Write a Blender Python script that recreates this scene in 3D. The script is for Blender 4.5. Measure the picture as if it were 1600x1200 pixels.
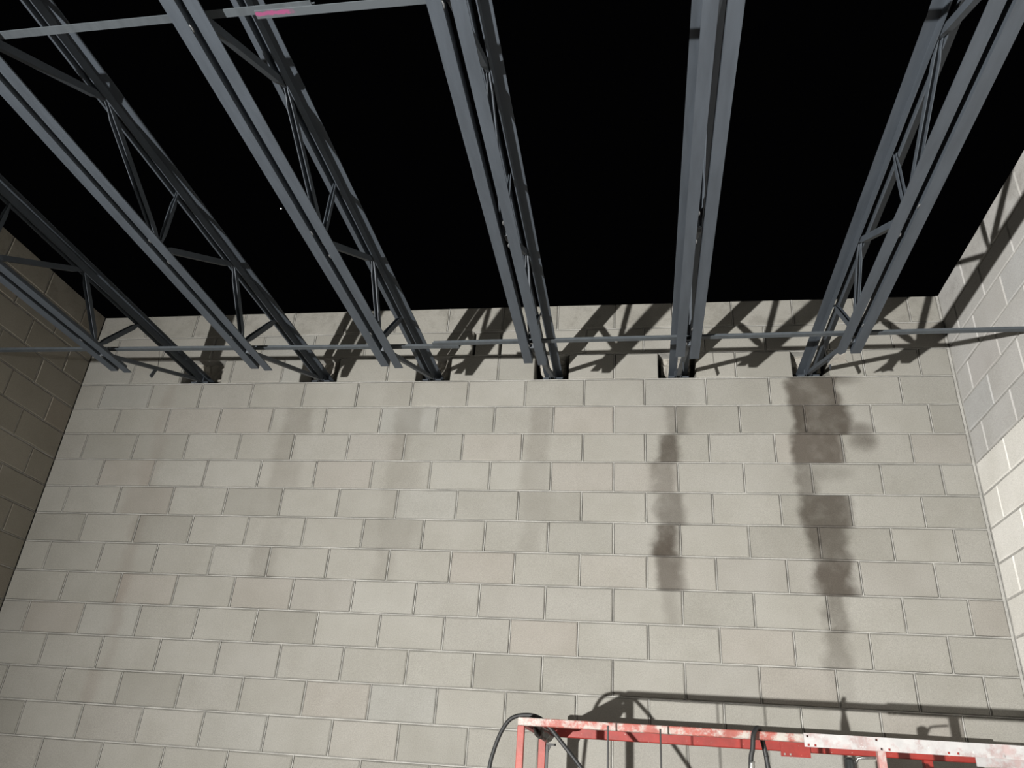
import bpy, bmesh, math, random
from mathutils import Vector, Matrix
random.seed(7)
for o in list(bpy.data.objects): bpy.data.objects.remove(o)
SC = bpy.context.scene
COL = SC.collection

# ------------------------------------------------------------------ dimensions
L, H = 0.4064, 0.2032            # concrete block module
ZT = 24 * H                      # top of the parapet
W = 15.33 * L                    # room width
YF = -10.8                       # front wall (behind the camera)
JNT = 0.010                      # mortar joint

# ------------------------------------------------------------------ camera
cam_d = bpy.data.cameras.new('camera'); cam = bpy.data.objects.new('camera', cam_d); COL.objects.link(cam)
cam_d.sensor_fit = 'HORIZONTAL'; cam_d.sensor_width = 36.0
cam_d.lens = 1212.735 / 1600 * 36.0
cam_d.clip_start = 0.05; cam_d.clip_end = 2000
cam.location = (4.22278, -4.73161, ZT - 3.13056)
cam.rotation_mode = 'XYZ'
cam.rotation_euler = (2.04949905, -0.0652587273, 0.147250687)
SC.camera = cam

# ------------------------------------------------------------------ world: black night sky
wd = bpy.data.worlds.new('night'); SC.world = wd; wd.use_nodes = True
bg = wd.node_tree.nodes['Background']; bg.inputs[0].default_value = (0.0006, 0.0006, 0.0007, 1); bg.inputs[1].default_value = 1.0

# ------------------------------------------------------------------ exposure
vs = SC.view_settings
vs.view_transform = 'Standard'; vs.look = 'None'; vs.exposure = 0.0; vs.gamma = 1.0; vs.use_curve_mapping = False

# ------------------------------------------------------------------ the work light (lamp of the site, low, behind and left of the camera)
LIGHT = Vector((0.76, -8.28, ZT - 4.50))
AZ, EL = math.radians(49.5), math.radians(19)                 # the lamp head is turned towards the right-hand wall
LAIM = LIGHT + Vector((math.sin(AZ) * math.cos(EL), math.cos(AZ) * math.cos(EL), math.sin(EL))) * 8.0
ld = bpy.data.lights.new('work_light_lamp', 'SPOT'); ld.shadow_soft_size = 0.052; ld.spot_size = math.radians(128); ld.spot_blend = 1.0; ld.energy = 8050
ld.color = (1.0, 0.985, 0.945)
lo = bpy.data.objects.new('work_light_lamp', ld); COL.objects.link(lo)
lo.location = LIGHT
lo.rotation_euler = (LAIM - LIGHT).to_track_quat('-Z', 'Y').to_euler()

# ================================================================== materials
def new_mat(name):
    m = bpy.data.materials.new(name); m.use_nodes = True
    nt = m.node_tree; b = nt.nodes['Principled BSDF']
    return m, nt, b
class N:
    """tiny node helper"""
    def __init__(s, nt): s.nt = nt
    def n(s, t, **kw):
        x = s.nt.nodes.new(t)
        for k, v in kw.items(): setattr(x, k, v)
        return x
    def l(s, a, b): s.nt.links.new(a, b)
    def math(s, op, a, b=None, c=None, clamp=False):
        x = s.n('ShaderNodeMath', operation=op); x.use_clamp = clamp
        for i, v in enumerate((a, b, c)):
            if v is None: continue
            if isinstance(v, (int, float)): x.inputs[i].default_value = v
            else: s.l(v, x.inputs[i])
        return x.outputs[0]
    def mix(s, f, a, b, mode='MIX'):
        x = s.n('ShaderNodeMix', data_type='RGBA', blend_type=mode)
        for i, v in ((0, f), (6, a), (7, b)):
            if isinstance(v, (int, float)): x.inputs[i].default_value = v
            elif isinstance(v, tuple): x.inputs[i].default_value = v if len(v) == 4 else v + (1,)
            else: s.l(v, x.inputs[i])
        return x.outputs[2]
    def noise(s, vec, scale, detail=3, rough=0.55, w=None):
        x = s.n('ShaderNodeTexNoise')
        if w is not None:
            x.noise_dimensions = '4D'
            if isinstance(w, (int, float)): x.inputs['W'].default_value = w
            else: s.l(w, x.inputs['W'])
        x.inputs['Scale'].default_value = scale; x.inputs['Detail'].default_value = detail; x.inputs['Roughness'].default_value = rough
        if vec is not None: s.l(vec, x.inputs['Vector'])
        return x.outputs['Fac']
    def ramp(s, f, stops, interp='LINEAR'):
        x = s.n('ShaderNodeValToRGB'); cr = x.color_ramp; cr.interpolation = interp
        while len(cr.elements) > 1: cr.elements.remove(cr.elements[-1])
        cr.elements[0].position = stops[0][0]; cr.elements[0].color = tuple(stops[0][1]) + (1,)
        for p, c in stops[1:]:
            e = cr.elements.new(p); e.color = tuple(c) + (1,)
        s.l(f, x.inputs[0]); return x.outputs[0]
    def smooth(s, v, lo, hi):
        x = s.n('ShaderNodeMapRange', interpolation_type='SMOOTHSTEP')
        s.l(v, x.inputs[0])
        for i, q in ((1, lo), (2, hi)):
            if isinstance(q, (int, float)): x.inputs[i].default_value = q
            else: s.l(q, x.inputs[i])
        return x.outputs[0]
    def bump(s, h, strength, dist, bsdf):
        x = s.n('ShaderNodeBump'); x.inputs['Strength'].default_value = strength; x.inputs['Distance'].default_value = dist
        s.l(h, x.inputs['Height']); s.l(x.outputs[0], bsdf.inputs['Normal'])

KA = .60                                                    # scales all base colours down so less light bounces into the shadows
def ka(c): return tuple(v * KA for v in c)
# water stains below the joist pockets: per course (left x, right x, strength)
STAINS = {
 6: [(3,5.20,5.53,.85),(4,5.21,5.56,.9),(5,5.19,5.486,.85),(6,5.18,5.29,.6),(7,5.199,5.475,.85),(8,5.21,5.438,.8),(9,5.228,5.448,.9),(10,5.272,5.383,.6),(11,5.246,5.376,.45),(12,5.238,5.372,.15)],
 5: [(3,4.237,4.574,.12),(4,4.402,4.546,.4),(5,4.344,4.486,.85),(6,4.299,4.451,.5),(7,4.327,4.503,.65),(8,4.307,4.449,.95),(9,4.338,4.477,.75),(10,4.362,4.443,.25)],
 4: [(4,3.498,3.646,.4),(5,3.484,3.634,.33),(6,3.466,3.643,.28),(7,3.48,3.665,.15),(8,3.484,3.594,.22)],
 3: [(3,2.439,2.698,.10),(4,2.56,2.744,.33),(5,2.553,2.653,.28),(6,2.553,2.753,.22),(7,2.551,2.673,.15),(8,2.554,2.788,.18),(9,2.565,2.67,.22)],
 2: [(3,1.661,1.908,.12),(4,1.728,1.931,.38),(5,1.702,1.845,.28),(6,1.715,1.925,.25),(7,1.734,1.848,.15),(8,1.74,1.897,.15),(9,1.703,1.879,.3)],
 1: [(3,.717,.806,.2),(4,.725,.812,.17),(5,.757,.858,.17),(6,.715,.863,.15),(7,.667,1.03,.2),(8,.782,.862,.22),(9,.772,.865,.2),(10,.804,.886,.28),(11,.832,.913,.22),(12,.86,.925,.15),(13,.794,.872,.25)]}
def stain_group(j):
    g = bpy.data.node_groups.new('stain_%d' % j, 'ShaderNodeTree')
    g.interface.new_socket('Fac', in_out='OUTPUT', socket_type='NodeSocketFloat')
    h = N(g); out = h.n('NodeGroupOutput')
    geo = h.n('ShaderNodeNewGeometry'); sx = h.n('ShaderNodeSeparateXYZ'); h.l(geo.outputs['Position'], sx.inputs[0])
    row = h.math('DIVIDE', h.math('SUBTRACT', ZT, sx.outputs[2]), 24 * H)      # 0 top .. 1 floor
    xs = [s[1] for s in STAINS[j]] + [s[2] for s in STAINS[j]]
    x0, x1 = min(xs) - .02, max(xs) + .02
    stops = [(0.0, (.4, .6, 0))]
    for r, a, b, s in STAINS[j]:
        stops.append((r / 24.0, ((a - x0) / (x1 - x0), (b - x0) / (x1 - x0), s)))
    r, a, b, s = STAINS[j][-1]
    stops.append(((r + 1) / 24.0, (.4, .6, 0)))
    c = h.ramp(row, stops, 'CONSTANT')
    sc = h.n('ShaderNodeSeparateColor'); h.l(c, sc.inputs[0])
    u = h.math('DIVIDE', h.math('SUBTRACT', sx.outputs[0], x0), x1 - x0)
    wob = h.math('MULTIPLY', h.math('SUBTRACT', h.noise(geo.outputs['Position'], 7, 3, .5), .5), .34)
    u = h.math('ADD', u, wob)
    soft = .036 / (x1 - x0)
    a = h.smooth(h.math('SUBTRACT', u, sc.outputs[0]), -soft, soft)
    b = h.smooth(h.math('SUBTRACT', sc.outputs[1], u), -soft, soft)
    # blocks are unevenly absorbent: mottle inside the stain
    mot = h.smooth(h.noise(geo.outputs['Position'], 7, 4, .55), .28, .58)
    f = h.math('MULTIPLY', h.math('MULTIPLY', a, b), sc.outputs[2])
    f = h.math('MULTIPLY', f, h.math('ADD', h.math('MULTIPLY', mot, .22), .78))
    if j == 6:                                                   # side patches where the water ran off to the right
        for px, pz, rx, rz, st in ((5.60, ZT - 5.22 * H, .10, .09, .75), (5.60, ZT - 4.86 * H, .10, .055, .7), (5.50, ZT - 3.12 * H, .16, .06, .8), (5.32, ZT - 6.3 * H, .20, .07, .45)):
            dx = h.math('DIVIDE', h.math('SUBTRACT', sx.outputs[0], px), rx); dz = h.math('DIVIDE', h.math('SUBTRACT', sx.outputs[2], pz), rz)
            d = h.math('ADD', h.math('MULTIPLY', dx, dx), h.math('MULTIPLY', dz, dz))
            d = h.math('ADD', d, h.math('MULTIPLY', wob, 5.0))
            e = h.math('MULTIPLY', h.math('SUBTRACT', 1, h.smooth(d, -.7, 1.5)), st)
            f = h.math('MAXIMUM', f, e)
    h.l(f, out.inputs[0])
    return g
SG = {j: stain_group(j) for j in STAINS}

def block_mat(name, base, stains=(), rnd=True, contrast=1.0, tint=(0.55, 0.50, 0.45)):
    base = ka(base)
    m, nt, b = new_mat(name); h = N(nt)
    tc = h.n('ShaderNodeTexCoord'); geo = h.n('ShaderNodeNewGeometry'); oi = h.n('ShaderNodeObjectInfo')
    pos = geo.outputs['Position']
    k = contrast
    tone = h.ramp(oi.outputs['Random'], [(0, (1 - .13 * k, 1 - .135 * k, 1 - .15 * k)), (.12, (1 - .06 * k, 1 - .06 * k, 1 - .07 * k)), (.35, (1, .995, .985)),
                  (.6, (1 + .03 * k, 1 + .03 * k, 1 + .025 * k)), (.78, (1 - .03 * k, 1 - .035 * k, 1 - .035 * k)), (.87, (1.0, .965, .95)), (.94, (1 + .07 * k,) * 3), (1, (.97, .985, 1.0))])
    col = h.mix(1.0, base, tone, 'MULTIPLY')
    big = h.noise(pos, 3.2, 4, .6)
    col = h.mix(h.smooth(big, .3, .75), col, h.mix(1.0, col, (.89, .885, .87), 'MULTIPLY'))
    fine = h.noise(pos, 190, 2, .7)
    col = h.mix(1.0, col, h.ramp(fine, [(.25, (.80, .80, .80)), (.75, (1.17, 1.17, 1.17))]), 'MULTIPLY')
    chalk = h.smooth(h.noise(pos, 22, 6, .72), .60, .74)
    col = h.mix(h.math('MULTIPLY', chalk, .16), col, ka((.62, .60, .56)))
    sz = h.n('ShaderNodeSeparateXYZ'); h.l(pos, sz.inputs[0])              # weathered, mortar-smeared top course
    topm = h.math('MULTIPLY', h.smooth(sz.outputs[2], ZT - H - .004, ZT - H + .004), h.smooth(h.noise(pos, 8, 6, .7), .45, .68))
    col = h.mix(h.math('MULTIPLY', topm, .55), col, h.mix(1.0, col, (.62, .61, .59), 'MULTIPLY'))
    rough = .92
    for j in stains:
        g = h.n('ShaderNodeGroup'); g.node_tree = SG[j]
        dark = tint if j > 1 else (.72, .60, .56)
        dk = h.mix(1.0, col, (.20, .168, .145) if j > 4 else ((.42, .385, .35) if j > 1 else (.55, .42, .38)), 'MULTIPLY')
        col = h.mix(g.outputs[0], col, dk)
    h.l(col, b.inputs['Base Color']); b.inputs['Roughness'].default_value = rough
    b.inputs['Specular IOR Level'].default_value = .25
    hh = h.math('ADD', h.math('MULTIPLY', fine, .6), h.math('MULTIPLY', h.noise(pos, 60, 3, .6), .6))
    h.bump(hh, .35, .003, b)
    return m
BASE = (.40, .388, .354)
M_block = block_mat('concrete_block', BASE)
M_stain = {j: block_mat('concrete_block_water_stain_%d' % j, BASE, (j,)) for j in STAINS}
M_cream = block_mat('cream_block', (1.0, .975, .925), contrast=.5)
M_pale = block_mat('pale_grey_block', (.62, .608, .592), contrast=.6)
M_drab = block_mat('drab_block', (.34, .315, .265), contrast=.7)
def mortar_mat(name, base, stains=()):
    base = ka(base)
    m, nt, b = new_mat(name); h = N(nt); geo = h.n('ShaderNodeNewGeometry'); pos = geo.outputs['Position']
    col = h.mix(h.smooth(h.noise(pos, 7, 5, .65), .35, .7), base, tuple(c * .72 for c in base))
    col = h.mix(1.0, col, h.ramp(h.noise(pos, 120, 3, .7), [(.25, (.8, .8, .8)), (.75, (1.12, 1.12, 1.12))]), 'MULTIPLY')
    for j in stains:
        g = h.n('ShaderNodeGroup'); g.node_tree = SG[j]
        col = h.mix(g.outputs[0], col, h.mix(1.0, col, (.2, .17, .15), 'MULTIPLY'))
    h.l(col, b.inputs['Base Color']); b.inputs['Roughness'].default_value = .95; b.inputs['Specular IOR Level'].default_value = .2
    h.bump(h.noise(pos, 55, 5, .65), .5, .006, b)
    return m
M_mortar = mortar_mat('mortar', (.62, .605, .565))
M_mortar_back = mortar_mat('mortar_back', (.62, .605, .565), (5, 6))
M_grout = mortar_mat('rough_grout', (.50, .47, .42))
M_dark = mortar_mat('painted_core_shade', (.05, .048, .045))  # near black, shade of the pocket interior put into the colour

def steel_mat(name, base, scuff=.35):
    base = ka(base)
    m, nt, b = new_mat(name); h = N(nt); tc = h.n('ShaderNodeTexCoord'); geo = h.n('ShaderNodeNewGeometry'); pos = geo.outputs['Position']
    st = h.n('ShaderNodeVectorMath', operation='MULTIPLY'); st.inputs[1].default_value = (1.0, .12, 1.0); h.l(pos, st.inputs[0])
    a = h.noise(st.outputs[0], 30, 5, .6)
    col = h.mix(h.smooth(a, .3, .75), base, tuple(c * .78 for c in base))
    sp = h.smooth(h.noise(pos, 34, 6, .75), .68, .76)
    col = h.mix(h.math('MULTIPLY', sp, scuff), col, ka((.24, .245, .245)))
    h.l(col, b.inputs['Base Color']); b.inputs['Roughness'].default_value = .55; b.inputs['Specular IOR Level'].default_value = .35
    h.bump(h.noise(pos, 160, 3, .6), .12, .002, b)
    return m
M_joist = steel_mat('grey_primer_steel', (.078, .092, .111))
M_bridge = steel_mat('grey_bridging_steel', (.088, .101, .113))
M_weld = steel_mat('weld_metal', (.16, .165, .17))

def bridge_pink():
    m, nt, b = new_mat('grey_steel_with_pink_mark'); h = N(nt); geo = h.n('ShaderNodeNewGeometry')
    sx = h.n('ShaderNodeSeparateXYZ'); h.l(geo.outputs['Position'], sx.inputs[0])
    wob = h.math('MULTIPLY', h.math('SUBTRACT', h.noise(geo.outputs['Position'], 60, 4, .7), .5), .06)
    x = h.math('ADD', sx.outputs[0], wob)
    y = h.math('ADD', sx.outputs[1], h.math('MULTIPLY', wob, .3))
    f = h.math('MULTIPLY', h.smooth(x, 2.975, 2.985), h.math('SUBTRACT', 1, h.smooth(x, 3.085, 3.12)))
    f = h.math('MULTIPLY', f, h.math('MULTIPLY', h.smooth(y, -3.180, -3.174), h.math('SUBTRACT', 1, h.smooth(y, -3.166, -3.158))))
    col = h.mix(h.math('MULTIPLY', f, .75), ka((.088, .101, .113)), ka((.34, .05, .17)))
    h.l(col, b.inputs['Base Color']); b.inputs['Roughness'].default_value = .55
    return m
M_pink = bridge_pink()

def paint_mat(name, base, splat, amount, scale=16):
    """lift paint covered with plaster and paint splashes"""
    base = ka(base); splat = ka(splat)
    m, nt, b = new_mat(name); h = N(nt); geo = h.n('ShaderNodeNewGeometry'); pos = geo.outputs['Position']
    col = h.mix(h.smooth(h.noise(pos, 12, 4, .6), .3, .7), base, tuple(c * .72 for c in base))
    f = h.smooth(h.noise(pos, scale, 6, .72), amount - .05, amount + .14)
    col = h.mix(f, col, h.mix(h.noise(pos, scale * 2.3, 4, .6), splat, tuple(c * .62 for c in splat)))
    f2 = h.smooth(h.noise(pos, scale * 4.2, 4, .7), .66, .71)
    col = h.mix(h.math('MULTIPLY', f2, .8), col, tuple(min(1, c * 1.05) for c in splat))
    h.l(col, b.inputs['Base Color']); b.inputs['Roughness'].default_value = .5
    h.bump(h.math('ADD', f, h.noise(pos, 50, 4, .6)), .2, .003, b)
    return m
M_red_splash = paint_mat('red_paint_white_splashes', (.47, .12, .092), (.62, .57, .52), .47, 15)
M_red = paint_mat('red_paint', (.40, .026, .016), (.58, .42, .36), .70, 22)
M_redpost = paint_mat('red_post_paint', (.44, .066, .045), (.58, .42, .36), .68, 22)
M_plate = paint_mat('plaster_smeared_plate', (.56, .43, .42), (.68, .665, .665), .42, 13)
M_pinkpost = paint_mat('pink_post_paint', (.60, .30, .28), (.66, .55, .52), .56, 14)

def simple(name, base, rough=.5, metal=0.0, ns=40, var=.75):
    base = ka(base)
    m, nt, b = new_mat(name); h = N(nt); geo = h.n('ShaderNodeNewGeometry')
    col = h.mix(h.smooth(h.noise(geo.outputs['Position'], ns, 4, .6), .3, .7), base, tuple(c * var for c in base))
    h.l(col, b.inputs['Base Color']); b.inputs['Roughness'].default_value = rough; b.inputs['Metallic'].default_value = metal
    return m
M_rubber = simple('black_rubber', (.016, .017, .018), .6)
M_black = simple('black_painted_metal', (.015, .015, .016), .35)
M_grey = simple('dark_grey_metal', (.10, .11, .11), .32, .7)
M_zinc = simple('zinc_metal', (.55, .55, .53), .35, .9)
M_bundle = simple('grimy_brown_plastic', (.03, .021, .014), .35, 0, 30, .4)
M_wire = simple('dark_wire', (.02, .02, .02), .5)
M_deck = simple('deck_plate_steel', (.30, .30, .30), .5, .6)
M_floor = simple('dark_low_bounce_floor', (.060, .054, .047), .95, 0, 2.2, .7)  # unseen floor, colour darkened to cut the bounced light
M_lamp = simple('yellow_lamp_plastic', (.75, .50, .04), .45)
m, nt, b = new_mat('star_glow'); b.inputs['Emission Color'].default_value = (1, 1, 1, 1); b.inputs['Emission Strength'].default_value = 3.0; M_star = m

# ================================================================== mesh helpers
class MB:
    def __init__(s): s.v = []; s.f = []
    def box(s, x0, x1, y0, y1, z0, z1):
        i = len(s.v)
        s.v += [(x, y, z) for z in (z0, z1) for y in (y0, y1) for x in (x0, x1)]
        s.f += [tuple(i + k for k in q) for q in ((0, 2, 3, 1), (4, 5, 7, 6), (0, 1, 5, 4), (2, 6, 7, 3), (0, 4, 6, 2), (1, 3, 7, 5))]
        return s
    def sweep(s, rings, closed=True):
        i = len(s.v); n = len(rings[0])
        for r in rings: s.v += [tuple(p) for p in r]
        for a in range(len(rings) - 1):
            for k in range(n):
                k2 = (k + 1) % n
                s.f.append((i + a * n + k, i + a * n + k2, i + (a + 1) * n + k2, i + (a + 1) * n + k))
        s.f.append(tuple(i + k for k in reversed(range(n))))
        s.f.append(tuple(i + (len(rings) - 1) * n + k for k in range(n)))
        return s
    def tube(s, pts, r, n=10):
        pts = [Vector(p) for p in pts]; rings = []
        ref = None
        for k, p in enumerate(pts):
            d = (pts[min(k + 1, len(pts) - 1)] - pts[max(k - 1, 0)]).normalized()
            if ref is None:
                ref = Vector((0, 0, 1)) if abs(d.z) < .9 else Vector((1, 0, 0))
            u = (ref - d * ref.dot(d)).normalized(); w = d.cross(u); ref = u
            rr = r[k] if isinstance(r, (list, tuple)) else r
            rings.append([p + u * rr * math.cos(2 * math.pi * q / n) + w * rr * math.sin(2 * math.pi * q / n) for q in range(n)])
        return s.sweep(rings)
    def build(s, name, mat, parent=None, smooth=False, bevel=0):
        me = bpy.data.meshes.new(name); me.from_pydata(s.v, [], s.f); me.update()
        bm = bmesh.new(); bm.from_mesh(me)
        bmesh.ops.recalc_face_normals(bm, faces=bm.faces)
        if bevel: bmesh.ops.bevel(bm, geom=list(bm.edges), offset=bevel, segments=1, affect='EDGES', profile=.5)
        bm.to_mesh(me); bm.free()
        if smooth:
            for p in me.polygons: p.use_smooth = True
        me.materials.append(mat)
        o = bpy.data.objects.new(name, me); COL.objects.link(o)
        if parent: o.parent = parent
        return o
def smooth_path(pts, sub=8):
    """Catmull-Rom"""
    P = [Vector(p) for p in pts]; out = []
    for i in range(len(P) - 1):
        p0, p1, p2, p3 = P[max(i - 1, 0)], P[i], P[i + 1], P[min(i + 2, len(P) - 1)]
        for k in range(sub):
            t = k / sub
            out.append(.5 * ((2 * p1) + (p2 - p0) * t + (2 * p0 - 5 * p1 + 4 * p2 - p3) * t * t + (3 * p1 - p0 - 3 * p2 + p3) * t ** 3))
    out.append(P[-1]); return out
def tag(o, label, cat, group=None):
    o['label'] = label; o['category'] = cat
    if group: o['group'] = group
    return o
def empty(name, loc=(0, 0, 0)):
    o = bpy.data.objects.new(name, None); COL.objects.link(o); o.location = loc; return o

# ================================================================== masonry
BD = .19                                    # block depth
def block_mesh(w, h, seed, rim=.0022):
    """block with an uneven, softly worn front arris; front face at local y=0, origin lower left front"""
    rnd = random.Random(seed)
    nx = 3 if w > .3 else 2
    base = [(w * k / nx, 0) for k in range(nx)] + [(w, h * k / 2) for k in range(2)] + [(w - w * k / nx, h) for k in range(nx)] + [(0, h - h * k / 2) for k in range(2)]
    n = len(base); v = []; f = []
    cx, cz = w / 2, h / 2
    def ins(p, d):
        x, z = p
        sx = 0 if abs(x - cx) < w * .45 else (1 if x < cx else -1)
        sz = 0 if abs(z - cz) < h * .45 else (1 if z < cz else -1)
        return x + sx * d, z + sz * d
    front = []
    for p in base:
        d = .0045 + rnd.random() * rim
        if rnd.random() < .12: d += .004
        front.append(ins(p, d))
    mid = [ins(p, rnd.random() * rim * .6) for p in base]
    v += [(x, 0.0, z) for x, z in front]
    v += [(x, .004 + rnd.random() * .002, z) for x, z in mid]
    v += [(x, BD, z) for x, z in base]
    f.append(tuple(range(n)))
    for k in range(n):
        k2 = (k + 1) % n
        f.append((k, n + k, n + k2, k2)); f.append((n + k, 2 * n + k, 2 * n + k2, n + k2))
    f.append(tuple(2 * n + k for k in reversed(range(n))))
    me = bpy.data.meshes.new('block'); me.from_pydata(v, [], f); me.update()
    return me
CACHE = {}
def get_block(w, h, mat):
    k = (round(w, 3), round(h, 3), mat.name)
    lst = CACHE.setdefault(k, [])
    nvar = 6 if w > .39 else 3
    if len(lst) < nvar:
        me = block_mesh(w, h, random.randrange(10 ** 6)); me.materials.append(mat); lst.append(me); return me
    return random.choice(lst)
def course(row, kind):
    """joint positions (metres along the wall from its corner) of one course"""
    n = 40
    if kind == 'back':
        if row % 2 == 0: return [i * L for i in range(15)] + [14.85 * L, W]
        return [0] + [(i + .5) * L for i in range(15)] + [W]
    off = {'right': (1.0, .5), 'left': (.55, 1.05)}[kind][row % 2]
    return [0] + [(i + off) * L for i in range(n)]

POCKETS = [(.83, 1.15), (1.774, 2.06), (2.652, 2.905), (3.508, 3.749), (4.362, 4.613), (5.237, 5.469)]
INFILL_HOLE = (3.048, 3.261); INFILL = (3.066, 3.238)
def cut(segs, holes):
    out = []
    for a, b in segs:
        cur = [(a, b)]
        for h0, h1 in holes:
            nxt = []
            for c, d in cur:
                if h1 <= c or h0 >= d: nxt.append((c, d)); continue
                if h0 - c > .03: nxt.append((c, h0))
                if d - h1 > .03: nxt.append((h1, d))
            cur = nxt
        out += cur
    return out

def put_block(u0, u1, row, mat, parent, xf, top=False):
    h = H - JNT if row > 0 else H - JNT / 2
    me = get_block(u1 - u0, h, mat)
    o = bpy.data.objects.new('block', me); COL.objects.link(o); o.parent = parent
    loc, rz = xf(u0, u1); z = ZT - (row + 1) * H + JNT / 2
    jy = random.uniform(-.0012, .0012)
    o.location = (loc[0] + (jy if rz else 0), loc[1] + (0 if rz else jy), z); o.rotation_euler = (0, 0, rz)
    return o

# ---- back wall
mb = MB()
RB = 16                                                     # courses built block by block
J = JNT / 2; REC = .013; BEAD = .0024; BREC = .0045      # a struck bead of mortar between two fine grooves
for k in range(1, 25):
    mb.box(-BD, W + BD, REC, BD, ZT - k * H - J, ZT - k * H + J); mb.box(.004, W - .012, BREC, REC + .001, ZT - k * H - BEAD, ZT - k * H + BEAD)
segs_back = {}
for row in range(24):
    js = course(row, 'back'); segs = list(zip(js[:-1], js[1:]))
    holes = POCKETS if row == 2 else ([INFILL_HOLE] if row == 1 else [])
    z0, z1 = ZT - (row + 1) * H + J, ZT - row * H - (J if row else .002)
    for x in js[1:-1]:
        if any(a - .01 < x < b + .01 for a, b in holes): continue
        mb.box(x - J, x + J, REC, BD, z0, z1); mb.box(x - BEAD, x + BEAD, BREC, REC + .001, z0 - .002, z1 + .002)
    res = []
    for a, b in segs:
        for c, d in cut([(a, b)], holes):
            e0 = c if any(abs(c - q[1]) < 1e-6 for q in holes) else c + J
            e1 = d if any(abs(d - q[0]) < 1e-6 for q in holes) else d - J
            if c == 0: e0 = .0
            if d == W: e1 = W - .012
            res.append((e0, e1))
    segs_back[row] = res
mb.box(W - .012, W + .003, .004, BD, 0, ZT)                    # corner joint
mb.box(-BD, W + BD, BD, BD + .05, 0, ZT)                       # body of the wall
wall_back = mb.build('wall_back', M_mortar_back); wall_back['kind'] = 'structure'
def xf_back(u0, u1): return (u0, 0.0), 0.0
def stain_of(u0, u1, row):
    for j in sorted(STAINS, reverse=True):
        for r, a, b, s in STAINS[j]:
            if r == row and a - .08 < u1 and b + (.25 if j == 6 else .08) > u0: return M_stain[j]
    return M_block
for row in range(RB):
    for a, b in segs_back[row]: put_block(a, b, row, stain_of(a, b, row), wall_back, xf_back)
infill = put_block(INFILL[0], INFILL[1], 1, M_block, wall_back, xf_back); infill.location.y += .004; infill.location.z -= .006
def rest_blocks(name, items, parent, mat):
    """courses outside the picture: one joined part"""
    v = []; f = []
    for (u0, u1, row, xf) in items:
        h = H - JNT if row > 0 else H - JNT / 2
        me = get_block(u1 - u0, h, mat); loc, rz = xf(u0, u1); z = ZT - (row + 1) * H + J
        M = Matrix.Translation((loc[0], loc[1], z)) @ Matrix.Rotation(rz, 4, 'Z'); i = len(v)
        v += [tuple(M @ p.co) for p in me.vertices]; f += [tuple(i + q for q in p.vertices) for p in me.polygons]
    me = bpy.data.meshes.new(name); me.from_pydata(v, [], f); me.update(); me.materials.append(mat)
    o = bpy.data.objects.new(name, me); COL.objects.link(o); o.parent = parent; o['kind'] = 'stuff'
    return o
rest_blocks('lower_blocks', [(a, b, r, xf_back) for r in range(RB, 24) for a, b in segs_back[r]], wall_back, M_block)

# joist pockets: back panel painted near black as the shade of the hollow core, a ridge of broken grout hanging in the upper part
for k, (a, b) in enumerate(POCKETS):
    z0, z1 = ZT - 3 * H + J, ZT - 2 * H - J
    MB().box(a, b, .182, .1895, z0, z1).build('painted_core_shade', M_dark, wall_back)
    rnd = random.Random(k + 3); nx, nz = 10, 7; v = []; f = []
    ua, ub = a + (b - a) * .10, b - (b - a) * .12
    for iz in range(nz):
        for ix in range(nx):
            u, w = ix / (nx - 1), iz / (nz - 1)
            zb = z0 + (z1 - z0) * (.42 + .20 * abs(u - .55) + .10 * math.sin(5 * u + k) - .30 * max(0, .35 - abs(u - .5)))
            d = .135 - .045 * w - rnd.random() * .030
            v.append((ua + (ub - ua) * u + (rnd.random() - .5) * .008, d, zb + (z1 - zb) * w))
    for iz in range(nz - 1):
        for ix in range(nx - 1):
            i = iz * nx + ix; f.append((i, i + 1, i + nx + 1, i + nx))
    n = len(v); v += [(x, .180, z) for x, y, z in v]
    f += [tuple(q + n for q in reversed(p)) for p in f]
    f += [(i, n + i, n + i + 1, i + 1) for i in range(nx - 1)]
    for iz in range(nz - 1):
        q = iz * nx; f.append((q, q + nx, n + q + nx, n + q)); q += nx - 1; f.append((q, n + q, n + q + nx, q + nx))
    me = bpy.data.meshes.new('rough_grout'); me.from_pydata(v, [], f); me.update(); me.materials.append(M_grout)
    o = bpy.data.objects.new('rough_grout', me); COL.objects.link(o); o.parent = wall_back

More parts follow.
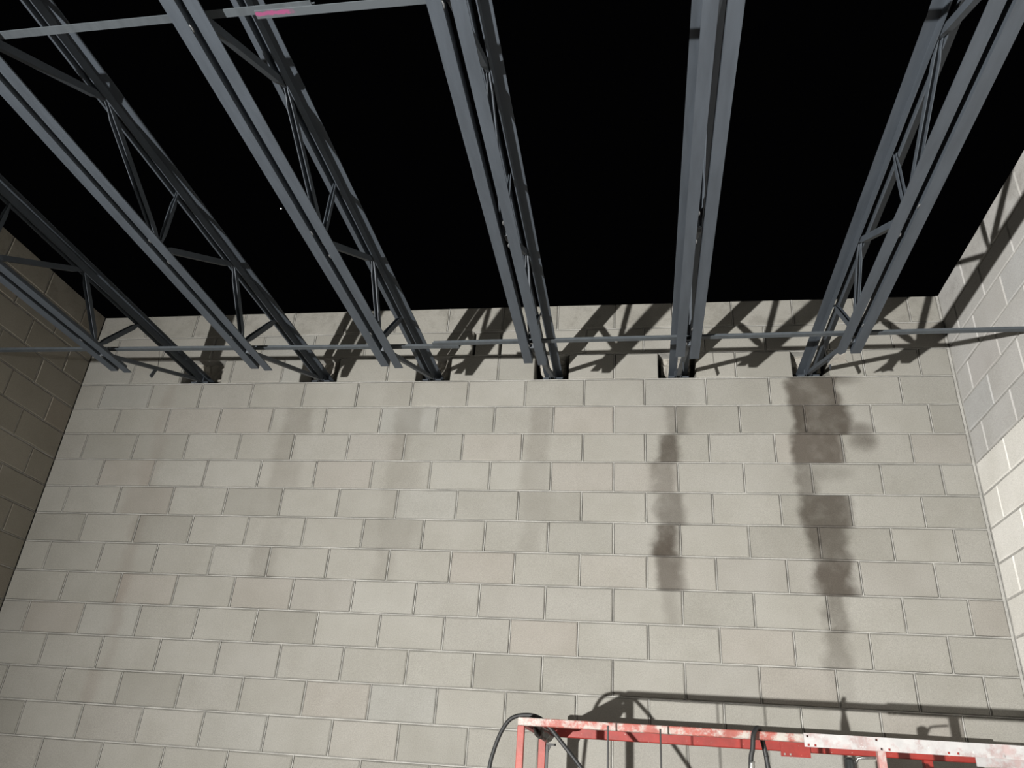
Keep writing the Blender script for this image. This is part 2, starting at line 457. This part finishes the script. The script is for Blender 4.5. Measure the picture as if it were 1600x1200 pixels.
# ---- side walls
def side_wall(kind, name):
    mb = MB(); sgn = 1 if kind == 'right' else -1
    X0 = W if kind == 'right' else 0.0
    def bx(u0, u1, d0, d1, z0, z1):
        xa, xb = sorted((X0 + sgn * d0, X0 + sgn * d1)); mb.box(xa, xb, -u1, -u0, z0, z1)
    LEN = -YF
    for k in range(1, 25): 
        bx(0, LEN, REC if not (kind == 'right' and k > 6) else .004, BD, ZT - k * H - J, ZT - k * H + J)
        bx(.016, LEN, BREC if not (kind == 'right' and k == 6) else .001, REC + .001, ZT - k * H - BEAD * (1.6 if k == 6 else 1), ZT - k * H + BEAD * (1.6 if k == 6 else 1))
    single, rest = [], []
    start = .016 if kind == 'right' else .0005
    for row in range(24):
        js = [q for q in course(row, kind) if q < LEN - .1] + [LEN]
        z0, z1 = ZT - (row + 1) * H + J, ZT - row * H - (J if row else .002)
        jj = J if not (kind == 'right' and row >= 6) else .003
        for q in js[1:-1]:
            bx(q - jj, q + jj, REC, BD, z0, z1); bx(q - jj * .42, q + jj * .42, BREC + .001, REC + .001, z0 - .002, z1 + .002)
        for a, b in zip(js[:-1], js[1:]):
            s = (a + (start if a == 0 else jj), b - jj)
            (single if (s[1] < 7.2 * L and row < 16) else rest).append((s[0], s[1], row))
    if kind == 'right': bx(0, start, .003, BD, 0, ZT)
    else: bx(0, start, .004, BD, 0, ZT)
    bx(-BD, LEN, BD, BD + .05, 0, ZT)
    w = mb.build(name, M_mortar); w['kind'] = 'structure'
    if kind == 'right': xf = lambda u0, u1: ((W, -u0), -math.pi / 2)
    else: xf = lambda u0, u1: ((0.0, -u1), math.pi / 2)
    for a, b, row in single:
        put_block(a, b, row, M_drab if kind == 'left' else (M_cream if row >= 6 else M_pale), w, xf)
    if kind == 'right':
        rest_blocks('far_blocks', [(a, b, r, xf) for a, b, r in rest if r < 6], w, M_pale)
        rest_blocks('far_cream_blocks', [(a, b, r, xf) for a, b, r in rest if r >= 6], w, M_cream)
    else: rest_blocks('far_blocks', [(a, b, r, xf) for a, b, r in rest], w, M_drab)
    return w
side_wall('right', 'wall_right'); side_wall('left', 'wall_left')
sb = MB()
for z0, z1, y0, y1 in ((ZT - .62 - .30, ZT - .62 - .285, YF - .07, YF + .07), (ZT - .62 - .285, ZT - .62 - .015, YF - .006, YF + .006), (ZT - .62 - .015, ZT - .62 + .0149, YF - .07, YF + .07)):
    sb.box(.002, W - .002, y0, y1, z0, z1)
sb = sb.build('trim_1', M_joist); sb['kind'] = 'structure'
fl = MB().box(-BD - .05, W + BD + .05, YF - .25, BD + .05, -.15, 0).build('floor', M_floor); fl['kind'] = 'structure'

# ================================================================== bar joists
JX = [0.985, 1.94, 2.775, 3.64, 4.495, 5.335]
JEND = [-.824, -.826, -.833, -.844, -.893, -.881]
ZB = ZT - .958                                # underside of bottom chord
ZTOP = ZB + .4064                             # top of top chord (16 inch joist)
GAP, LEG, TH = .028, .050, .005
JFAR = YF + .02
def angle_prism(y0, y1, side, top):
    """one chord angle: horizontal leg outward, vertical leg beside the gap"""
    s = side; x0 = GAP / 2
    if not top: prof = [(x0, 0), (x0 + LEG, 0), (x0 + LEG, TH), (x0 + TH, TH), (x0 + TH, LEG), (x0, LEG)]
    else: prof = [(x0, 0), (x0 + LEG, 0), (x0 + LEG, -TH), (x0 + TH, -TH), (x0 + TH, -LEG), (x0, -LEG)]
    zb = (ZB if not top else ZTOP)
    return MB().sweep([[(s * x, y, zb + z) for x, z in prof] for y in (y0, y1)])
def web(p, q, wd=.025, dp=.030, t=.003):
    """web member from p to q (y,z) in the joist plane: a folded channel open towards the front, crimped at its ends"""
    p, q = Vector((0, p[0], p[1])), Vector((0, q[0], q[1]))
    d = (q - p).normalized(); n = Vector((0, d.z, -d.y))
    if n.y > 0: n = -n
    ln = (q - p).length; rings = []
    for s, k in ((0, .55), (.04, .55), (.085, 1), (ln - .085, 1), (ln - .04, .55), (ln, .55)):
        c = p + d * s; a = wd / 2 * (k if k == 1 else .7); b = dp * k
        pr = [(-a, b / 2), (-a + t, b / 2), (-a + t, -b / 2 + t), (a - t, -b / 2 + t), (a - t, b / 2), (a, b / 2), (a, -b / 2), (-a, -b / 2)]
        rings.append([c + Vector((x, 0, 0)) + n * y for x, y in pr])
    return MB().sweep(rings)
ORD = ['grey steel bar joist nearest the left wall, partly cut by the left edge of view', 'second grey steel bar joist from the left wall',
       'third grey steel bar joist from the left wall', 'fourth grey steel bar joist from the left wall, beside the widest black gap',
       'grey steel bar joist seen almost edge on, fifth from the left wall', 'grey steel bar joist nearest the bright right wall']
zbn, ztn = ZB + .028, ZTOP - .030
for k, (jx, ye) in enumerate(zip(JX, JEND)):
    r = empty('bar_joist', (jx, 0.0, ZT - 3 * H + J))
    tag(r, ORD[k], 'joist', 'steel bar joists spanning the open roof')
    dz = -(ZT - 3 * H + J)
    def part(mb, name, mat=M_joist, **kw):
        mb.v = [(x, y, z + dz) for x, y, z in mb.v]
        return mb.build(name, mat, r, **kw)
    for s in (-1, 1):
        part(angle_prism(JFAR, .10, s, True), 'top_chord_angle')
        part(angle_prism(JFAR, ye + s * (.012 if k != 5 else -.03), s, False), 'bottom_chord_angle')
        # bearing seat
        sx0 = s * (GAP / 2 + TH + .001); sx1 = s * (GAP / 2 + LEG + .004)
        xa, xb = sorted((sx0, sx1)); 
        mbs = MB().box(xa, xb, -.005, .10, ZT - 3 * H + J, ZT - 3 * H + J + .008)
        xa2, xb2 = sorted((s * (GAP / 2 + TH + .001), s * (GAP / 2 + TH + .007)))
        mbs.box(xa2, xb2, -.005, .10, ZT - 3 * H + J, ZTOP - TH - .001)
        part(mbs, 'bearing_seat', M_joist)
    # web members (panel points every 0.605 m along the top chord)
    B0 = -1.10; bots = [B0, -2.0, -3.235] + [-4.41 - 1.206 * i for i in range(6)]; apex = [-1.39] + [-2.60 - 1.206 * i for i in range(7)]
    off = (0, 0, .0, 0, 0, -.01)[k]
    part(web((B0, zbn), (-.80 + off, ztn)), 'web_member')
    for i in range(7):
        if bots[i + 1] < JFAR + .1: break
        part(web((bots[i], zbn), (apex[i], ztn)), 'web_member')
        part(web((apex[i], ztn), (bots[i + 1], zbn)), 'web_member')
        part(web((bots[i + 1] - .004, zbn), (bots[i + 1] - .004, ztn), .020, .024), 'web_member')
    # end bar from the first bottom panel point up to the seat
    a, b_ = Vector((0, -1.03, zbn - .014)), Vector((0, .02, ZT - 3 * H + J + .030)); d = (b_ - a).normalized(); n = Vector((0, -d.z, d.y)); hw = .0115
    part(MB().sweep([[c + Vector((sx * .0125, 0, 0)) + n * (sy * hw) for sx, sy in ((-1, -1), (1, -1), (1, 1), (-1, 1))] for c in (a, b_)]), 'end_bar')
    # weld beads where the webs meet the bottom chord
    rnd = random.Random(20 + k)
    for y in bots[:4]:
        for q in (-.10, .07):
            if y + q > ye - .03 or y + q < -4: continue
            s = rnd.choice((-1, 1)); yy = y + q + rnd.uniform(-.02, .02)
            pts = [(s * (GAP / 2 - .001), yy - .016, ZB + .003), (s * (GAP / 2 - .004), yy - .006, ZB + .002), (s * (GAP / 2 - .004), yy + .006, ZB + .003), (s * (GAP / 2 - .001), yy + .018, ZB + .004)]
            part(MB().tube(pts, [.0015, .0035, .0035, .0015], 7), 'weld_bead', M_weld, smooth=True)
    if k == 5:
        x0 = -GAP / 2 - LEG
        pts = [(x0 - .006, ye + .01), (x0 + .010, ye - .035), (x0 + .030, ye - .020), (x0 + .052, ye - .045), (x0 + .060, ye + .020), (x0 + .082, ye + .050), (x0 + .048, ye + .042), (x0 + .022, ye + .062), (x0 + .012, ye + .045), (x0 - .020, ye + .066)]
        part(MB().sweep([[(x, y, ZB - .001 + (y - ye) * -.12) for x, y in pts], [(x, y, ZB - .007 + (y - ye) * -.12) for x, y in pts]]), 'mortar_splash', M_grout)
    if k in (0, 4, 5):
        yt = -.50; t = (yt - a.y) / (b_.y - a.y); zt = a.z + (b_.z - a.z) * t
        part(MB().sweep([[(-.002, yt - .026, zt + .0), (.002, yt - .026, zt), (.002, yt + .004, zt), (-.002, yt + .004, zt)],
                         [(-.002, yt - .060, zt - .085), (.002, yt - .060, zt - .085), (.002, yt - .030, zt - .088), (-.002, yt - .030, zt - .088)]]), 'hanging_tag')
        part(MB().tube([(0, yt, zt), (-.01, yt - .01, zt + .09), (-.02, yt - .03, zt + .17)], .0016, 5), 'tie_wire', M_wire)

# ================================================================== horizontal bridging (angles resting on the bottom chords)
ZBR = ZB + LEG
def bridging(x0, x1, y0, y1, name, mat, label, leg=.030, t=.004, zoff=0.0):
    """angle: flat leg at the bottom, upright leg at its back edge"""
    z = ZBR + .001 + zoff
    prof = [(0, 0), (leg, 0), (leg, leg), (leg - t, leg), (leg - t, t), (0, t)]
    mb = MB().sweep([[(x, yy + y, z + zz) for y, zz in prof] for x, yy in ((x0, y0), (x1, y1))])
    o = mb.build(name, mat); tag(o, label, 'bridging', 'bridging angles across the joists'); return o
bridging(.001, 3.21, -1.045, -.984, 'bridging_angle', M_bridge, 'thin grey bridging angle near the back wall, from left wall to the lap')
bridging(3.06, W - .001, -1.020, -1.050, 'bridging_angle', M_bridge, 'thin grey bridging angle near the back wall, from the lap to the right wall')
bridging(.001, 3.18, -3.178, -3.196, 'bridging_angle', M_bridge, 'grey bridging angle at the top left of the view, ending at the lap', zoff=.0045)
bridging(2.978, W - .001, -3.181, -3.178, 'bridging_angle', M_pink, 'grey bridging angle with a bright pink paint mark')

# ================================================================== scissor lift
ln_ = empty('scissor_lift', (4.8, -.72, 0.0)); tag(ln_, 'red scissor lift with plaster splashed guard rails in front of the back wall', 'lift')
def lp(mb, name, mat, parent=ln_, **kw):
    ox, oy = (4.8, -.72)
    mb.v = [(x - ox, y - oy, z) for x, y, z in [tuple(p) for p in mb.v]]
    return mb.build(name, mat, parent, **kw)
zn1, zn0 = ZT - 2.860, ZT - 2.892            # near top rail
zf1, zf0 = ZT - 2.823, ZT - 2.887            # far top rail
DECK = ZT - 3.93
near = lp(MB().box(3.694, 5.62, -1.110, -1.078, zn0, zn1), 'near_top_rail', M_red_splash, bevel=.003)
far = lp(MB().box(3.698, 5.80, -.350, -.312, zf0, zf1), 'far_top_rail', M_red, bevel=.003)
lp(MB().box(3.697, 3.729, -1.0775, -.3505, zn0 + .002, zn1 + .002), 'end_top_rail', M_red, bevel=.003)
for nm, x0, x1, y0, y1, mt, zt in (('post', 3.694, 3.724, -1.110, -1.080, M_redpost, zn0), ('post', 3.698, 3.734, -.350, -.314, M_redpost, zf0),
                                   ('post', 5.158, 5.189, -1.110, -1.080, M_pinkpost, zn0), ('post', 5.56, 5.60, -.350, -.314, M_red, zf0)):
    lp(MB().box(x0, x1, y0, y1, DECK + .002, zt - .0005), nm, mt, bevel=.002)
for nm, y0, y1 in (('mid_rail', -1.108, -1.082), ('mid_rail', -.346, -.318)):
    lp(MB().box(3.735, 5.55, y0, y1, DECK + .52, DECK + .55), nm, M_red)
# sliding extension rail: pale plate with holes in front of the near rail
def holed_plate(x0, x1, z0, z1, y0, y1, holes, name, mat, hr=.0045):
    xs = sorted({x0, x1} | {h[0] - hr for h in holes} | {h[0] + hr for h in holes}); zs = sorted({z0, z1} | {h[1] - hr for h in holes} | {h[1] + hr for h in holes})
    bm = bmesh.new(); grid = {}
    def vv(i, j): 
        if (i, j) not in grid: grid[(i, j)] = bm.verts.new((xs[i] - 4.8, y0 + .72, zs[j]))
        return grid[(i, j)]
    for i in range(len(xs) - 1):
        for j in range(len(zs) - 1):
            cx, cz = (xs[i] + xs[i + 1]) / 2, (zs[j] + zs[j + 1]) / 2
            if any(abs(cx - h[0]) < hr * .9 and abs(cz - h[1]) < hr * .9 for h in holes): continue
            bm.faces.new((vv(i, j), vv(i + 1, j), vv(i + 1, j + 1), vv(i, j + 1)))
    ex = bmesh.ops.extrude_face_region(bm, geom=list(bm.faces))
    for e in ex['geom']:
        if isinstance(e, bmesh.types.BMVert): e.co.y = y1 + .72
    bmesh.ops.recalc_face_normals(bm, faces=bm.faces)
    me = bpy.data.meshes.new(name); bm.to_mesh(me); bm.free(); me.materials.append(mat)
    o = bpy.data.objects.new(name, me); COL.objects.link(o); o.parent = ln_; return o
zp1, zp0 = ZT - 2.858, ZT - 2.909
holed_plate(4.876, 6.10, zp0, zp1, -1.128, -1.122, [(4.890, zp1 - .011), (4.892, zp0 + .008), (4.918, zp0 + .007), (5.171, zp0 + .008), (5.20, zp0 + .008), (5.155, zp1 - .004 - .006), (5.42, zp0 + .009), (5.455, zp0 + .009), (5.62, zp0 + .01)], 'extension_plate', M_plate)
holed_plate(4.90, 5.04, ZT - 2.911, ZT - 2.840, -.358, -.3515, [(4.918, ZT - 2.900), (4.945, ZT - 2.900)], 'bracket_plate', M_red)
lp(MB().box(5.79, 6.10, -.362, -.3515, ZT - 2.902, ZT - 2.835), 'far_extension_rail', M_plate, bevel=.002)
lp(MB().box(6.085, 6.115, -1.11, -.33, zn0, zn1 - .002), 'extension_end_rail', M_red)
# vertical grey sleeve and latch rod beside the pink post
cyl = lp(MB().tube([(5.060, -1.045, DECK + .3), (5.060, -1.045, ZT - 2.945), (5.060, -1.045, ZT - 2.938), (5.060, -1.045, ZT - 2.933)], [.0215, .0215, .018, .009], 16), 'sleeve', M_grey, smooth=True)
lp(MB().tube([(5.082, -1.045, ZT - 2.958), (5.094, -1.05, ZT - 2.936), (5.11, -1.055, ZT - 2.933), (5.157, -1.075, ZT - 2.931)], .0055, 8), 'latch_rod', M_zinc, smooth=True)
# black hook bracket on the far corner post
mbk = MB(); mbk.box(3.736, 3.748, -.346, -.320, DECK + .5, ZT - 2.930); mbk.box(3.737, 3.786, -.345, -.321, ZT - 2.929, ZT - 2.919)
mbk.sweep([[(3.748, y, ZT - 2.930), (3.762, y, ZT - 2.930), (3.748, y, ZT - 2.960)] for y in (-.342, -.324)])
lp(mbk, 'hook_bracket', M_black)
# platform, scissors and chassis (below the picture)
lp(MB().box(3.69, 5.62, -1.112, -.308, DECK - .06, DECK), 'platform_deck', M_deck)
lp(MB().box(3.69, 5.62, -1.118, -1.1125, DECK - .06, DECK + .15), 'toe_board', M_red)
lp(MB().box(3.69, 5.62, -.3075, -.302, DECK - .06, DECK + .15), 'toe_board', M_red)
for k, (za, zb_) in enumerate(((.42, .60), (.60, .78), (.78, .88))):
    for s in (-1, 1):
        for yy in (-1.03, -.43):
            xa, xb = (3.85, 5.45) if s > 0 else (5.45, 3.85); y = yy + s * .022
            lp(MB().sweep([[(x, y - .018, z - .03), (x, y + .018, z - .03), (x, y + .018, z + .03), (x, y - .018, z + .03)] for x, z in ((xa, za), (xb, zb_))]), 'scissor_arm', M_red)
lp(MB().box(3.72, 5.58, -1.06, -.36, .14, .38), 'chassis', M_red, bevel=.01)
for x in (3.95, 5.35):
    for y in (-1.11, -.40):
        lp(MB().tube([(x, y, .15), (x, y + .09, .15)], .15, 20), 'wheel', M_rubber)
# unseen black box added on the platform, sized to cast a wall shadow
cb = empty('shadow_box', (5.18, -.85, DECK)); tag(cb, 'unseen black box on the lift platform, added to cast a shadow on the wall', 'box')
def cp(mb, n, m, **kw):
    mb.v = [(x - 5.18, y + .85, z - DECK) for x, y, z in mb.v]; return mb.build(n, m, cb, **kw)
cp(MB().box(5.00, 5.36, -.93, -.77, DECK + .001, ZT - 3.09), 'body', M_black, bevel=.01)
cp(MB().box(4.99, 5.37, -.94, -.76, ZT - 3.0895, ZT - 3.03), 'lid', M_black, bevel=.012)
cp(MB().tube([(5.08, -.85, ZT - 3.029), (5.09, -.85, ZT - 3.01), (5.27, -.85, ZT - 3.01), (5.28, -.85, ZT - 3.029)], .007, 8), 'handle', M_grey)

# hoses -----------------------------------------------------------
def zr(p): return (p[0], p[1], ZT + p[2])
hose = [(3.50, -.93, -3.9), (3.53, -.94, -3.4), (3.553, -.95, -3.089), (3.571, -.95, -2.99), (3.603, -.95, -2.905), (3.644, -.95, -2.854), (3.707, -.95, -2.838), (3.766, -.95, -2.846), (3.814, -.95, -2.882), (3.886, -.95, -2.956), (3.981, -.95, -3.062), (4.12, -.93, -3.25), (4.3, -.9, -3.6), (4.45, -.88, -3.90)]
o = MB().tube(smooth_path([zr(p) for p in hose], 6), .0092, 10).build('air_hose', M_rubber, smooth=True)
tag(o, 'black rubber hose arching over the left end of the lift rail', 'hose')
h2 = empty('air_hose', (4.69, -1.1, ZT - 2.85)); tag(h2, 'black rubber hose looped over the middle of the near lift rail', 'hose')
hp = [(4.645, -1.145, -3.45), (4.655, -1.146, -3.02), (4.668, -1.147, -2.93), (4.675, -1.143, -2.880), (4.690, -1.125, -2.852), (4.705, -1.094, -2.8475), (4.716, -1.060, -2.858), (4.722, -1.050, -2.890), (4.732, -1.048, -2.946), (4.738, -1.046, -3.0), (4.78, -1.03, -3.40)]
def hpart(mb, n, m):
    mb.v = [(x - 4.69, y + 1.1, z - (ZT - 2.85)) for x, y, z in [tuple(p) for p in mb.v]]; return mb.build(n, m, h2, smooth=True)
hpart(MB().tube(smooth_path([zr(p) for p in hp], 6), .0098, 10), 'hose', M_rubber)
hpart(MB().tube([zr(p) for p in ((4.656, -1.146, -3.03), (4.6595, -1.1462, -2.995), (4.6605, -1.1463, -2.985), (4.6615, -1.1464, -2.975))], [.0108, .0125, .0108, .0125], 12), 'crimped_coupling', M_zinc)
# thin upright rods in front of the rail
for x, zt, lab in ((4.085, -2.878, 'thin dark rod standing upright before the rail, nearer the hose arch'), (4.300, -2.879, 'thin dark rod standing upright before the rail, nearer the looped hose')):
    o = MB().tube([(x, -1.18, .001), (x + .002, -1.182, 1.0), (x, -1.18, ZT + zt)], .0038, 6).build('thin_rod', M_wire); tag(o, lab, 'rod', 'thin rods in front of the lift')
# grimy rolled bundle hanging under the end rail
rnd = random.Random(5); rings = []
for i in range(15):
    y = -.98 + .58 * i / 14; rr = .019 + .004 * math.sin(i * 1.9) + rnd.random() * .004
    if i in (0, 14): rr *= .45
    cx, cz = 3.762 + .004 * math.sin(i), ZT - 2.884 - .5 * rr + .004 * math.cos(i * 2.1)
    rings.append([(cx + rr * (1 + .18 * math.sin(3 * a + i)) * math.cos(a), y + .01 * math.sin(2 * a), min(cz + rr * (1 + .12 * rnd.random()) * math.sin(a), ZT - 2.850)) for a in [2 * math.pi * q / 14 for q in range(14)]])
bd = MB().sweep(rings).build('rolled_bundle', M_bundle, smooth=True); tag(bd, 'grimy brown rolled bundle hanging beside the end rail of the lift', 'bundle')

# ================================================================== the work light itself (behind the camera)
dirv = (LAIM - LIGHT).normalized()
wl = empty('work_light', (LIGHT.x, LIGHT.y, 0)); tag(wl, 'yellow work light on a low tripod on the concrete floor', 'lamp')
q = dirv.to_track_quat('Y', 'Z').to_matrix().to_4x4()
def wp(mb, n, m, aim=True, **kw):
    if aim:
        M = Matrix.Translation((0, 0, LIGHT.z)) @ q
        mb.v = [tuple(M @ Vector(p)) for p in mb.v]
    return mb.build(n, m, wl, **kw)
wp(MB().box(-.11, .11, -.10, -.03, -.085, .085), 'housing', M_lamp, bevel=.01)
wp(MB().tube([(-.13, -.06, -.02), (-.13, -.06, -.14), (.13, -.06, -.14), (.13, -.06, -.02)], .008, 8), 'yoke', M_black)
wp(MB().tube([(0, 0, .12), (0, 0, LIGHT.z - .15)], .014, 10), 'pole', M_black, aim=False)
for k in range(3):
    a = k * 2.094; wp(MB().tube([(.01 * math.cos(a), .01 * math.sin(a), .19), (.30 * math.cos(a), .30 * math.sin(a), .012)], .010, 8), 'leg', M_black, aim=False)

# ================================================================== one bright star
bm = bmesh.new(); bmesh.ops.create_icosphere(bm, subdivisions=2, radius=.36); me = bpy.data.meshes.new('star'); bm.to_mesh(me); bm.free(); me.materials.append(M_star)
st = bpy.data.objects.new('star', me); COL.objects.link(st)
v = Vector(((439 - 800) / 1212.735, -(326 - 600) / 1212.735, -1)); v.rotate(cam.rotation_euler); st.location = Vector(cam.location) + v.normalized() * 500
tag(st, 'single bright star in the black night sky', 'star')
